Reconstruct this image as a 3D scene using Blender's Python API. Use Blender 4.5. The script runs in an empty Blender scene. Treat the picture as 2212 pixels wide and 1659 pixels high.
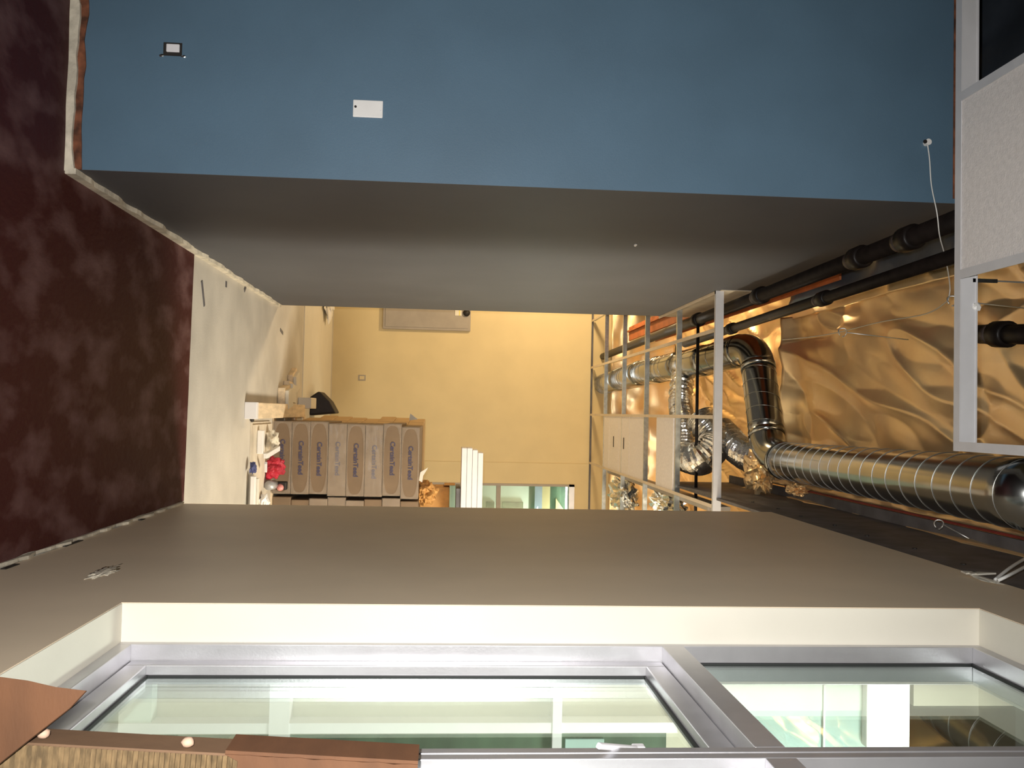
import bpy, bmesh, math, random
from mathutils import Vector, Matrix, noise
random.seed(7)
S = bpy.context.scene
COL = S.collection
V = Vector
PI = math.pi

# ------------------------------------------------------------------ camera
F0 = 2000.0                       # focal length in pixels of the 2212 x 1659 frame
CAM = V((0, 0, 1.47))             # the photo was taken with the camera turned on its side
_a = V((60.5, -142.0, F0)).normalized()
_b = V((0.0238, 1.0, 0.0)); _b.z = -(_a.x * _b.x + _a.y * _b.y) / _a.z; _b.normalize()
_x = -_a.cross(_b)
RT = V((_x[0], _a[0], _b[0])); UP = V((_x[1], _a[1], _b[1])); FW = V((_x[2], _a[2], _b[2]))
cd = bpy.data.cameras.new('camera'); cam = bpy.data.objects.new('camera', cd); COL.objects.link(cam)
cd.sensor_fit = 'HORIZONTAL'; cd.sensor_width = 36; cd.lens = F0 / 2212 * 36; cd.clip_start = 0.01
cx, cy, cz = UP, -RT, -FW
cam.matrix_world = Matrix(((cx[0], cy[0], cz[0], CAM[0]), (cx[1], cy[1], cz[1], CAM[1]), (cx[2], cy[2], cz[2], CAM[2]), (0, 0, 0, 1)))
S.camera = cam

# ------------------------------------------------------------------ world, lights, exposure
w = bpy.data.worlds.new('world'); S.world = w; w.use_nodes = True
w.node_tree.nodes['Background'].inputs[0].default_value = (0.75, 0.85, 1.0, 1)
w.node_tree.nodes['Background'].inputs[1].default_value = 0.006
S.view_settings.view_transform = 'Standard'; S.view_settings.look = 'None'
S.view_settings.exposure = 0.0; S.view_settings.gamma = 1.0; S.view_settings.use_curve_mapping = False


def at(x, y, ax, val):
    """world point seen at photo pixel (x, y) on the plane coordinate[ax] = val"""
    d = FW + RT * ((y - 829.5) / F0) + UP * ((x - 1106.0) / F0)
    return CAM + d * ((val - CAM[ax]) / d[ax])


def light(name, kind, loc, power, color, size=.1, target=None, spot=None, blend=1.0, shape=None, sy=None):
    d = bpy.data.lights.new(name, kind); d.energy = power; d.color = color
    if kind in ('POINT', 'SPOT'): d.shadow_soft_size = size
    if kind == 'AREA':
        d.size = size
        if sy: d.shape = 'RECTANGLE'; d.size_y = sy
    if kind == 'SPOT': d.spot_size = math.radians(spot); d.spot_blend = blend
    o = bpy.data.objects.new(name, d); COL.objects.link(o); o.location = loc
    if target is not None: o.rotation_euler = (V(target) - V(loc)).to_track_quat('-Z', 'Y').to_euler()
    return o


WARM = (1.0, 0.73, 0.41)
light('camera_flash', 'SPOT', (-.06, 0, 1.42), 480, (1.0, .97, .93), .012, target=at(1010, 860, 1, 3.6), spot=101, blend=1.0)
light('left_room_lamp', 'POINT', (-2.25, 10.2, 2.85), 215, WARM, .16)
light('right_room_lamp', 'POINT', (2.3, 9.8, 3.0), 40, WARM, .2)
light('side_hall_lamp', 'AREA', (2.5, 5.85, 3.15), 185, (1.0, .92, .76), 1.0, target=(1.5, 6.5, 0))
light('next_room_fill', 'AREA', (2.1, 2.5, 3.4), 75, (1.0, .98, .92), .7, target=(1.6, 3.75, 1.6))  # added unseen fill that brightens the partition and boards beyond the glass

# ------------------------------------------------------------------ helpers


class MB:
    def __init__(s): s.v = []; s.f = []

    def add(s, vs, fs):
        n = len(s.v); s.v += [tuple(p) for p in vs]; s.f += [tuple(i + n for i in f) for f in fs]; return s

    def box(s, x0, x1, y0, y1, z0, z1, m=None):
        vs = [V((x, y, z)) for z in (z0, z1) for y in (y0, y1) for x in (x0, x1)]
        if m is not None: vs = [m @ p for p in vs]
        return s.add(vs, [(0, 2, 3, 1), (4, 5, 7, 6), (0, 1, 5, 4), (1, 3, 7, 5), (3, 2, 6, 7), (2, 0, 4, 6)])

    def bar(s, p, q, w, h, up=(0, 0, 1)):
        p, q = V(p), V(q); d = (q - p).normalized(); r = d.cross(V(up)).normalized(); u = r.cross(d)
        vs = [e + r * (a * w / 2) + u * (b * h / 2) for e in (p, q) for a, b in ((-1, -1), (1, -1), (1, 1), (-1, 1))]
        return s.add(vs, [(0, 1, 2, 3), (7, 6, 5, 4), (0, 4, 5, 1), (1, 5, 6, 2), (2, 6, 7, 3), (3, 7, 4, 0)])

    def tube(s, pts, rad, seg=16, cap=True, closed=False):
        pts = [V(p) for p in pts]; n = len(pts)
        rads = rad if isinstance(rad, (list, tuple)) else [rad] * n
        vs = []; prev = None
        for i, p in enumerate(pts):
            if closed: t = pts[(i + 1) % n] - pts[i - 1]
            else: t = pts[min(i + 1, n - 1)] - pts[max(i - 1, 0)]
            t = t.normalized() if t.length > 1e-9 else V((0, 0, 1))
            if prev is None:
                r = t.cross(V((0, 0, 1)) if abs(t.z) < .9 else V((1, 0, 0))).normalized()
            else:
                r = (prev - t * prev.dot(t)).normalized()
            prev = r; b = t.cross(r)
            for k in range(seg):
                a = 2 * PI * k / seg
                vs.append(p + (r * math.cos(a) + b * math.sin(a)) * rads[i])
        fs = []
        for i in range(n if closed else n - 1):
            j = (i + 1) % n
            for k in range(seg):
                l = (k + 1) % seg
                fs.append((i * seg + k, i * seg + l, j * seg + l, j * seg + k))
        if cap and not closed:
            fs.append(tuple(range(seg - 1, -1, -1))); fs.append(tuple((n - 1) * seg + k for k in range(seg)))
        return s.add(vs, fs)

    def prism(s, poly, d):
        """closed polygon (list of points) pushed along vector d"""
        n = len(poly); d = V(d); vs = [V(p) for p in poly] + [V(p) + d for p in poly]
        return s.add(vs, [tuple(range(n - 1, -1, -1)), tuple(range(n, 2 * n))] + [(i, (i + 1) % n, n + (i + 1) % n, n + i) for i in range(n)])

    def grid(s, fn, nu, nv):
        vs = [fn(i / nu, j / nv) for j in range(nv + 1) for i in range(nu + 1)]
        return s.add(vs, [(j * (nu + 1) + i, j * (nu + 1) + i + 1, (j + 1) * (nu + 1) + i + 1, (j + 1) * (nu + 1) + i) for j in range(nv) for i in range(nu)])

    def blob(s, c, size, seed, amp=.25, sub=3, sc=1.6, flat=None):
        bm = bmesh.new(); bmesh.ops.create_icosphere(bm, subdivisions=sub, radius=1)
        off = V((seed * 3.7, seed * 1.3, seed * 7.1)); vs = []
        for v in bm.verts:
            p = v.co.copy(); k = 1 + amp * (abs(noise.noise(p * sc + off)) * 2 - .6) + amp * .5 * noise.noise(p * sc * 3 + off)
            q = V((p.x * size[0], p.y * size[1], p.z * size[2])) * k
            if flat is not None: q.z = max(q.z, flat)
            vs.append(V(c) + q)
        fs = [tuple(v.index for v in f.verts) for f in bm.faces]; bm.free()
        return s.add(vs, fs)

    def build(s, name, m, parent=None, smooth=False, bevel=0):
        me = bpy.data.meshes.new(name); me.from_pydata(s.v, [], s.f)
        bm = bmesh.new(); bm.from_mesh(me); bmesh.ops.recalc_face_normals(bm, faces=bm.faces)
        bm.to_mesh(me); bm.free()
        me.materials.append(m)
        if smooth:
            for p in me.polygons: p.use_smooth = True
        o = bpy.data.objects.new(name, me); COL.objects.link(o)
        if bevel:
            b = o.modifiers.new('bevel', 'BEVEL'); b.width = bevel; b.segments = 2; b.limit_method = 'ANGLE'
        if parent is not None: setpar(o, parent)
        return o


def world_of(o):
    m = Matrix.LocRotScale(o.location, o.rotation_euler, o.scale)
    return world_of(o.parent) @ o.matrix_parent_inverse @ m if o.parent else m


def setpar(o, p):
    o.parent = p; o.matrix_parent_inverse = world_of(p).inverted()


def tag(o, label=None, cat=None, group=None, kind=None):
    if label: o['label'] = label
    if cat: o['category'] = cat
    if group: o['group'] = group
    if kind: o['kind'] = kind
    return o


def thing(name, loc, label, cat, group=None):
    o = bpy.data.objects.new(name, None); COL.objects.link(o); o.location = loc; o.empty_display_size = .05
    return tag(o, label, cat, group)


def struct(o, label=None): return tag(o, label, kind='structure')


# ------------------------------------------------------------------ procedural materials
def mat(name, col, rough=.6, metal=0., var=.12, scale=8., bump=0., bscale=60., stretch=(1, 1, 1), col2=None, lo=.35, hi=.65, alpha=None, spec=.5, detail=4., emit=0):
    m = bpy.data.materials.new(name); m.use_nodes = True; nt = m.node_tree; N = nt.nodes; L = nt.links
    p = N['Principled BSDF']; p.inputs['Roughness'].default_value = rough; p.inputs['Metallic'].default_value = metal
    p.inputs['Specular IOR Level'].default_value = spec
    tc = N.new('ShaderNodeTexCoord'); mp = N.new('ShaderNodeMapping'); mp.inputs['Scale'].default_value = stretch
    L.new(tc.outputs['Object'], mp.inputs['Vector'])
    nz = N.new('ShaderNodeTexNoise'); nz.inputs['Scale'].default_value = scale; nz.inputs['Detail'].default_value = detail
    L.new(mp.outputs['Vector'], nz.inputs['Vector'])
    rp = N.new('ShaderNodeValToRGB')
    c1 = tuple(c * (1 - var) for c in col) + (1,); c2 = (tuple(col2) if col2 else tuple(min(1, c * (1 + var)) for c in col)) + (1,)
    rp.color_ramp.elements[0].position = lo; rp.color_ramp.elements[0].color = c1
    rp.color_ramp.elements[1].position = hi; rp.color_ramp.elements[1].color = c2
    L.new(nz.outputs['Fac'], rp.inputs['Fac']); L.new(rp.outputs['Color'], p.inputs['Base Color'])
    if bump:
        n2 = N.new('ShaderNodeTexNoise'); n2.inputs['Scale'].default_value = bscale; n2.inputs['Detail'].default_value = 3
        L.new(mp.outputs['Vector'], n2.inputs['Vector'])
        b = N.new('ShaderNodeBump'); b.inputs['Strength'].default_value = bump; b.inputs['Distance'].default_value = .01
        L.new(n2.outputs['Fac'], b.inputs['Height']); L.new(b.outputs['Normal'], p.inputs['Normal'])
    if alpha is not None: p.inputs['Alpha'].default_value = alpha
    if emit:
        L.new(rp.outputs['Color'], p.inputs['Emission Color']); p.inputs['Emission Strength'].default_value = emit
    return m


def glass_mat(name, tint, boost=1.6):
    m = bpy.data.materials.new(name); m.use_nodes = True; nt = m.node_tree; N = nt.nodes; L = nt.links
    N.remove(N['Principled BSDF']); out = N['Material Output']
    tr = N.new('ShaderNodeBsdfTransparent'); tr.inputs['Color'].default_value = tint + (1,)
    gl = N.new('ShaderNodeBsdfGlossy'); gl.inputs['Roughness'].default_value = .0; gl.inputs['Color'].default_value = (.93, 1, .97, 1)
    # two-sided Schlick reflectance of a thin pane
    ge = N.new('ShaderNodeNewGeometry'); dt = N.new('ShaderNodeVectorMath'); dt.operation = 'DOT_PRODUCT'
    L.new(ge.outputs['Incoming'], dt.inputs[0]); L.new(ge.outputs['Normal'], dt.inputs[1])

    def mth(op, a, b=None):
        n_ = N.new('ShaderNodeMath'); n_.operation = op; n_.use_clamp = op == 'MULTIPLY'
        for i_, v_ in enumerate((a, b)):
            if v_ is None: continue
            if isinstance(v_, (int, float)): n_.inputs[i_].default_value = v_
            else: L.new(v_, n_.inputs[i_])
        return n_.outputs[0]
    f5 = mth('POWER', mth('SUBTRACT', 1.0, mth('ABSOLUTE', dt.outputs['Value'])), 5.0)
    fr_ = mth('ADD', mth('MULTIPLY', f5, .96), .04)
    mm = N.new('ShaderNodeMath'); mm.operation = 'MULTIPLY'; mm.inputs[1].default_value = boost; mm.use_clamp = True
    mx = N.new('ShaderNodeMixShader')
    L.new(fr_, mm.inputs[0]); L.new(mm.outputs[0], mx.inputs[0]); L.new(tr.outputs[0], mx.inputs[1]); L.new(gl.outputs[0], mx.inputs[2])
    L.new(mx.outputs[0], out.inputs['Surface'])
    return m


M = {}
M['blue'] = mat('blue_paint', (.088, .158, .228), .5, var=.05, scale=3, bump=.06, bscale=220)
M['grey'] = mat('grey_paint', (.102, .104, .112), .62, var=.05, scale=2, bump=.05, bscale=220, spec=.22)
M['taupe'] = mat('taupe_paint', (.82, .68, .50), .5, var=.04, scale=2, bump=.05, bscale=220)
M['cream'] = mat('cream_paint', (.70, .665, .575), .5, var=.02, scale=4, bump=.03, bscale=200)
M['yellow'] = mat('yellow_paint', (.64, .52, .285), .55, var=.03, scale=3, bump=.05, bscale=200)
M['rawboard'] = mat('raw_gypsum', (.62, .55, .44), .8, var=.1, scale=6, bump=.1)
M['concrete'] = mat('concrete', (.52, .485, .42), .75, var=.12, scale=2.2, bump=.12, bscale=90, detail=7)
M['maroon'] = mat('maroon_membrane', (.072, .0125, .0130), .6, var=.25, scale=4.2, bump=.25, bscale=30, col2=(.19, .104, .100), lo=.47, hi=.80, stretch=(1.5, .8, 1), detail=8, spec=.2)
M['plaster'] = mat('pale_plaster', (.66, .60, .48), .8, var=.22, scale=14, bump=.3, bscale=60)
M['rust'] = mat('rusty_brown', (.16, .055, .025), .8, var=.6, scale=18)
M['white'] = mat('white_plastic', (.80, .79, .77), .4, var=.03, scale=10)
M['whitepaint'] = mat('white_paint', (.78, .77, .79), .45, var=.03, scale=6)
M['tile'] = mat('ceiling_tile', (.84, .80, .78), .85, var=.05, scale=50, bump=.25, bscale=160)
M['galv'] = mat('galvanised_steel', (.62, .66, .66), .28, 1., var=.12, scale=30)
M['teegrey'] = mat('grey_tee', (.70, .70, .72), .5, .1, var=.04, scale=10)
M['beige_tee'] = mat('beige_tee', (.70, .60, .47), .5, var=.05, scale=10)
M['duct'] = mat('spiral_duct_steel', (.37, .38, .37), .19, 1., var=.06, scale=5)
M['seam'] = mat('duct_seam', (.50, .50, .48), .3, 1., var=.05, scale=10)
M['foil'] = mat('foil_facing', (.99, .73, .43), .33, .78, var=.08, scale=2.5, bump=.25, bscale=7)  # silver foil; warm reflection of the yellow room put into the base colour
M['foil_blue_reflection'] = mat('foil_with_blue_reflection', (.20, .25, .33), .4, .8, var=.2, scale=3, bump=.3, bscale=9)  # same silver foil, darkened and tinted for the blue wall's reflection
M['silver'] = mat('silver_foil', (.80, .80, .78), .22, 1., var=.08, scale=10, bump=.4, bscale=30)
M['blackpipe'] = mat('black_iron', (.010, .007, .006), .42, .0, var=.3, scale=18, spec=.18)
M['pipegrey'] = mat('pipe_thread', (.06, .045, .04), .5, .3, var=.3, scale=30)
M['redbeam'] = mat('red_primer', (.42, .115, .03), .6, var=.2, scale=6)
M['darksteel'] = mat('dark_steel', (.125, .12, .128), .6, .2, var=.22, scale=7, bump=.1, bscale=40)
M['redstrip'] = mat('dark_red_strip', (.22, .025, .018), .6, var=.2, scale=8)
M['roof'] = mat('roof_deck', (.06, .05, .045), .8, var=.2)
M['wire'] = mat('hanger_wire', (.72, .72, .70), .35, .8, var=.05)
M['cable'] = mat('white_cable', (.78, .78, .75), .5, var=.05)
M['alu'] = mat('window_aluminium', (.56, .555, .58), .38, .7, var=.04, scale=12, bump=.03, bscale=150)
M['gasket'] = mat('black_gasket', (.012, .013, .014), .6, var=.1)
M['glass'] = glass_mat('window_glass', (.90, .96, .93), 1.25)
M['glass2'] = glass_mat('inner_glass', (.86, .92, .88), 1.0)
M['card'] = mat('kraft_cardboard', (.115, .048, .019), .75, var=.12, scale=7, bump=.05, bscale=80, stretch=(1, 1, 3))
M['carddark'] = mat('brown_cardboard', (.15, .085, .045), .75, var=.12, scale=7, bump=.05)
M['flute'] = mat('corrugated_medium', (.18, .12, .058), .8, var=.35, scale=30, stretch=(1, 1, 4), bump=.1)
M['peg'] = mat('foam_peg', (.52, .35, .25), .7, var=.06)
M['carton'] = mat('carton_board', (.185, .125, .075), .7, var=.08, scale=5, bump=.03)
M['kraft'] = mat('lamplit_carton_board', (.46, .31, .155), .75, var=.12, scale=4, stretch=(1, 3, 1))  # carton board lightened; warm lamp light on the rear stack put into colour
M['ink'] = mat('blue_ink', (.055, .05, .10), .6, var=.1)
M['film'] = mat('stretch_film', (.72, .66, .58), .2, var=.1, scale=12, bump=.5, bscale=25, alpha=.085)
M['lumber'] = mat('pale_lumber', (.72, .58, .40), .7, var=.14, scale=5, stretch=(6, 1, 6))
M['kraftpaper'] = mat('kraft_paper', (.55, .28, .08), .7, var=.2, scale=8, bump=.3, bscale=20)
M['blackcloth'] = mat('black_tarp', (.014, .010, .012), .6, var=.3, bump=.3, bscale=20)
M['red'] = mat('red_cloth', (.38, .012, .03), .6, var=.3, scale=10, bump=.3, bscale=30)
M['bluecloth'] = mat('blue_rag', (.05, .06, .16), .7, var=.2, bump=.2)
M['pink'] = mat('pink_cap', (.75, .30, .28), .4, var=.05)
M['canister'] = mat('grey_canister', (.42, .42, .42), .4, .3, var=.08)
M['panel'] = mat('grey_enamel', (.34, .30, .25), .5, var=.05)
M['dark'] = mat('dark_slot', (.015, .012, .010), .6, var=.1)
M['yellowtape'] = mat('yellow_label', (.80, .68, .10), .6, var=.1)
M['mint'] = mat('pale_mint_board', (.66, .74, .68), .6, var=.06, scale=3)
M['teal'] = mat('pale_teal_board', (.44, .60, .56), .6, var=.06, scale=3)
M['green'] = mat('dark_green_board', (.075, .125, .075), .6, var=.3, scale=2.5, stretch=(1, 1, 3))
M['beige'] = mat('beige_wall', (.62, .57, .46), .7, var=.05, scale=3)
M['glow'] = mat('lit_diffuser', (1, 1, .98), .5, var=.0, emit=4.0)
M['bluegrey'] = mat('blue_grey_board', (.36, .42, .52), .6, var=.05)

# ------------------------------------------------------------------ key sizes (metres)
XL, XR = -.895, .545          # faces of the passage walls
YB = 3.62                     # blue wall
YLE, YRE = 8.12, 5.33         # far ends of the passage walls
YF = 12.0                     # yellow wall
H = 3.34                      # suspended ceiling height
YJ, ZS, ZH = 2.645, .588, 3.052   # window: far jamb, sill, head

# ------------------------------------------------------------------ floor
struct(MB().box(-6, 6, -2.5, YF + 2.5, -.12, 0).build('floor', M['concrete']), 'bare grey concrete floor slab')


def ragged_sheet(poly, z0, z1, amp, seed):
    pts = []
    for i, p in enumerate(poly):
        q = poly[(i + 1) % len(poly)]; p, q = V((p[0], p[1], 0)), V((q[0], q[1], 0)); n = max(2, int((q - p).length / .06))
        nn = V((-(q - p).y, (q - p).x, 0)).normalized()
        for k in range(n):
            t = k / n; a = amp * noise.noise(V((i * 9 + k * .35, seed, 0))) * (1 if 0 < k else 0)
            r = p.lerp(q, t) + nn * a; pts.append(V((r.x, r.y, z0)))
    return MB().prism(pts, (0, 0, z1 - z0))


mem = ragged_sheet([(-4, -1.5), (XR - .012, -1.5), (XR - .012, 5.36), (XL + .012, 5.41), (XL + .012, YB - .03), (-4, YB - .03)], .0005, .005, .007, 3)
tag(mem.build('floor_membrane', M['maroon']), 'dark maroon dusty floor membrane covering the near floor', 'floor covering')

# ------------------------------------------------------------------ walls
WT = .14
ZT = 3.62
b = MB().box(-4, XL - .001, YB, YB + WT, .045, 3.62)
struct(b.build('wall_front', M['blue']), 'blue painted wall facing the camera')
b = MB().box(XL - WT, XL - .001, YB + WT, YLE, .03, ZT)
b.box(-6, XL - WT, YLE - WT, YLE, 0, ZT)
struct(b.build('wall_left', M['grey']), 'grey painted wall running away beside the blue wall')
# corner: grey face sits flush over the blue wall's end
struct(MB().box(XL - .001, XL, YB, YLE, .03, ZT).build('wall_left', M['grey']), 'grey painted skin of the left passage wall')
struct(MB().box(XL, XL + .004, 6.33, YLE, H + .03, ZT).build('trim_1', M['rawboard']), 'unpainted gypsum strip above the ceiling angle')

# right wall with the window opening, its return, and the neighbouring room's shell
b = MB()
WTOP = 3.385
b.box(XR, XR + .105, -1.5, YJ, .02, ZS)               # below
b.box(XR, XR + .105, -1.5, YJ, ZH, WTOP)              # above
b.box(XR, XR + .105, YJ, YJ + .06, .02, WTOP); b.box(XR, XR + .18, YJ + .06, YRE, .02, WTOP)   # past the window
b.box(XR + .18, 6, YRE - WT, YRE, 0, ZT)
struct(b.build('wall_right', M['taupe']), 'taupe painted wall with the tall window opening')
e = .003
rv = MB()
rv.box(XR + .002, .655, YJ - e, YJ, ZS, ZH)             # far jamb
rv.box(XR + .002, .655, -1.5, YJ - e, ZS, ZS + e)       # stool
rv.box(XR + .002, .655, -1.5, YJ - e, ZH - e, ZH)       # head
struct(rv.build('trim_2', M['cream']), 'cream painted window reveal')

# yellow wall with the small window opening
wx0, wx1 = at(1140, 1045, 1, YF).x, 2.6
wz0, wz1 = at(1042, 1075, 1, YF).z - .9, at(1240, 1075, 1, YF).z
b = MB()
b.box(-6, wx0, YF, YF + WT, 0, 3.62); b.box(wx1, 6, YF, YF + WT, 0, 3.62)
b.box(wx0, wx1, YF, YF + WT, 0, wz0); b.box(wx0, wx1, YF, YF + WT, wz1, 3.62)
struct(b.build('wall_back', M['yellow']), 'yellow painted far wall')
sx = at(1150, 1000, 1, YF).x
b = MB(); b.box(sx, wx0, YF - .012, YF, 0, H + .1); b.box(wx0, wx1, YF - .012, YF, wz1, H + .1); b.box(wx0, wx1, YF - .012, YF, 0, wz0)
struct(b.build('wall_back', M['yellow']), 'second layer of yellow board right of the faint joint')
struct(MB().box(-6.1, -6, -2.5, YF + 2.5, 0, 4.8).build('wall_left', M['yellow']), 'outer wall on the far left')
struct(MB().box(6, 6.1, -2.5, YF + 2.5, 0, 4.8).build('wall_right', M['yellow']), 'outer wall on the far right')
struct(MB().box(-6, 6, -2.6, -2.5, 0, 4.8).build('wall_near', M['taupe']), 'wall behind the camera')
struct(MB().box(-6.1, 6.1, -2.6, YF + 2.6, 4.8, 4.95).build('ceiling', M['roof']), 'dark roof deck above the insulation')


# ragged plaster strips at the wall feet
def strip(p, q, n, h0, h1, th, seed, zb=0., jag=.35, step=.05):
    """wall-foot strip from p to q (xy); n = outward normal; height varies between h0 and h1"""
    p, q, n = V((p[0], p[1], 0)), V((q[0], q[1], 0)), V((n[0], n[1], 0))
    N = max(4, int((q - p).length / step)); poly = [p + V((0, 0, zb)), q + V((0, 0, zb))]
    for k in range(N, -1, -1):
        t = k / N; h = h0 + (h1 - h0) * t; h *= 1 + jag * noise.noise(V((k * .45, seed, 1.7))) * 1.6
        poly.append(p.lerp(q, t) + V((0, 0, zb + max(.006, h))))
    return MB().prism(poly, n * th)


struct(strip((-4, YB), (XL + .02, YB), (0, -1), .034, .036, .022, 1).build('baseboard_front', M['plaster']), 'pale crumbling strip along the foot of the blue wall')
struct(strip((-4, YB), (XL, YB), (0, -1), .050, .046, .006, 5, zb=.012, jag=.2).build('trim_3', M['rust']), 'rust brown gap line under the blue wall')
struct(strip((XL, YB - .02), (XL, YLE), (1, 0), .045, .030, .022, 2, jag=.3).build('baseboard_left', M['plaster']), 'pale rough strip along the foot of the grey wall')
struct(strip((XR, .2), (XR, YRE), (-1, 0), .024, .018, .012, 9, jag=.9).build('baseboard_right', M['plaster']), 'thin torn pale strip along the foot of the taupe wall')
zt = at(2059, 250, 1, YB).z
struct(strip((-4, YB), (XL - .02, YB), (0, -1), .10, .10, .004, 14, zb=zt, jag=.1).build('trim_6', M['rust']), 'rust brown ragged strip at the top of the blue wall')
cl = MB()
for (vx, uy, l) in ((155, 1172, .17), (20, 1222, .1), (305, 1121, .05)):
    p = at(vx, uy, 0, XR - .004); cl.box(XR - .003, XR + .001, p.y - l / 2, p.y + l / 2, max(.01, p.z - .006), max(.01, p.z) + .012)
struct(cl.build('trim_4', M['dark']), 'dark gaps torn under the taupe wall')

# ------------------------------------------------------------------ overhead: beams, foil insulation
b = MB().box(XR + .012, XR + .03, 1.5, 7.9, WTOP - .02, 3.93)
b.box(XR - .05, XR + .12, 1.5, 7.9, 3.93, 3.945)
bm_ = b.build('steel_beam', M['darksteel']); tag(bm_, 'dark grey steel beam above the taupe wall', 'beam')
for k in range(9):
    p = V((XR + .012, 2.7 + k * .42, 3.52 + (k % 2) * .02))
    MB().tube([p + V((.002, 0, 0)), p + V((-.004, 0, 0))], .011, 10).build('bolt_hole', M['dark'], bm_)
tag(MB().box(XR - .064, XR - .052, 1.5, 6.6, 3.937, 3.952).build('red_conduit', M['redstrip'], bevel=.003), 'thin red strip running above the dark steel beam', 'conduit')
b = MB().box(XL - .12, XL - .10, 5.7, 10.9, 3.60, 3.95); b.box(XL - .16, XL + .0, 5.7, 10.9, 3.62, 3.635); b.box(XL - .16, XL, 5.7, 10.9, 3.94, 3.955)
tag(b.build('primed_beam', M['redbeam']), 'orange red primed steel beam above the grey wall', 'beam')


def foil_z(x, y, seed, amp):
    c, s = math.cos(1.86), math.sin(1.86)
    a = x * c + y * s; d = -x * s + y * c
    n1 = 1 - abs(noise.noise(V((a * .55, d * 2.1, seed)))) * 2
    n2 = noise.noise(V((x * 1.1, y * .8, seed + 4)))
    n3 = 1 - abs(noise.noise(V((a * 1.6, d * 5.5, seed + 8)))) * 2
    n4 = noise.noise(V((x * 9, y * 9, seed + 2)))
    cr = (1 - abs(noise.noise(V((a * .45, d * 1.5, seed + 13))))) ** 7 - (1 - abs(noise.noise(V((a * .9 + 3, d * 2.6, seed + 17))))) ** 9 * .6
    return amp * (cr * .50 + n1 * .26 + n2 * .72 + n3 * .13 + n4 * .012)


def foil(name, x0, x1, y0, y1, z, amp, seed, label, nx=150, ny=280, edge=None, m='foil'):
    def fn(u, v):
        x = x0 + (x1 - x0) * u; y = y0 + (y1 - y0) * v
        zz = z + foil_z(x, y, seed, amp)
        if edge: zz += edge(u, v, x, y)
        return V((x, y, zz))
    o = MB().grid(fn, nx, ny).build(name, M[m], smooth=True)
    so = o.modifiers.new('thick', 'SOLIDIFY'); so.thickness = .004
    tag(o, label, 'insulation', 'foil faced roof insulation')
    return o


foil('foil_insulation', -.82, .56, 2.6, 7.3, 4.24, .085, 3., 'wrinkled gold reflecting foil sheet above the near ductwork',
     edge=lambda u, v, x, y: -.34 * max(0, (u - .90) / .10) ** 1.5 - .10 * max(0, (v - .96) / .04) ** 2)
foil('foil_insulation', -1.2, 1.6, 7.15, YF + .2, 4.40, .16, 11., 'wrinkled foil sheet above the far ceiling grid', 110, 120)
foil('foil_insulation', -3.4, -.84, 2.2, 6.6, 3.98, .10, 21., 'silver foil sheet coloured with the blue wall reflection', 70, 50, m='foil_blue_reflection')
foil('foil_insulation', -.86, -.80, YB + .6, 7.3, 4.20, .05, 31., 'narrow foil strip over the grey wall', 6, 120)


def foilwall(u, v):
    x = -3 + 6 * u; z = 3.60 + .85 * v
    return V((x, YF - .02 - .10 * abs(noise.noise(V((x * 1.3, z * 2.5, 5)))) - .02 * noise.noise(V((x * 6, z * 6, 2))), z))


o = MB().grid(foilwall, 120, 30).build('foil_insulation', M['foil'], smooth=True)
o.modifiers.new('thick', 'SOLIDIFY').thickness = .004
tag(o, 'foil sheet hanging on the wall above the yellow paint', 'insulation', 'foil faced roof insulation')


def lip(u, v):
    y = 2.4 + 4.6 * v; x = .36 + .135 * u
    return V((x, y, 3.985 + .05 * (1 - u) ** 2 + .012 * noise.noise(V((y * 3, u * 2, 4))) + .006 * noise.noise(V((y * 11, u * 3, 7)))))


o = MB().grid(lip, 10, 160).build('foil_insulation', M['foil'], smooth=True); o.modifiers.new('thick', 'SOLIDIFY').thickness = .004
tag(o, 'narrow gold tinted foil lip folded along the top of the dark steel beam', 'insulation', 'foil faced roof insulation')


# crumpled foil bits on the beam and beyond
def crumple(name, c, size, seed, label, m='silver', amp=.40):
    o = MB().blob(c, size, seed, amp, 4, 2.6).build(name, M[m]); tag(o, label, 'insulation'); return o


crumple('crumpled_foil', at(1722, 1058, 1, 5.9), (.04, .13, .05), 3, 'small crumpled foil scrap tucked against the dark steel beam', 'foil')
crumple('crumpled_foil', at(1640, 1020, 1, 6.7), (.16, .25, .09), 5, 'crushed foil bundle below the large duct elbow', 'foil')
crumple('crumpled_foil', at(1345, 1070, 1, 10.2), (.20, .5, .13), 8, 'large silver crumpled foil batt at the far right above the grid')
crumple('crumpled_foil', at(1440, 1090, 1, 8.3), (.13, .5, .09), 12, 'flattened silver crumpled foil batt above the grid edge')

# ------------------------------------------------------------------ spiral ducts


def seams(mb, p, q, r, step, turn=.5):
    p, q = V(p), V(q); d = q - p; n = max(1, int(d.length / step)); dn = d.normalized()
    rr = dn.cross(V((0, 0, 1))).normalized(); bb = dn.cross(rr)
    for k in range(n):
        c = p + d * ((k + .5) / n)
        ring = [c + (rr * math.cos(a) + bb * math.sin(a)) * (r + .0015) + dn * (.02 * math.sin(a)) for a in [2 * PI * j / 36 for j in range(36)]]
        mb.tube(ring, .0014, 5, closed=True)


def arc(p, q, r_, n=8):
    """points of a smoothed corner p-q-r"""
    return [p.lerp(q, t) * (1 - t) + q.lerp(r_, t) * t for t in [i / n for i in range(n + 1)]]


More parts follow.
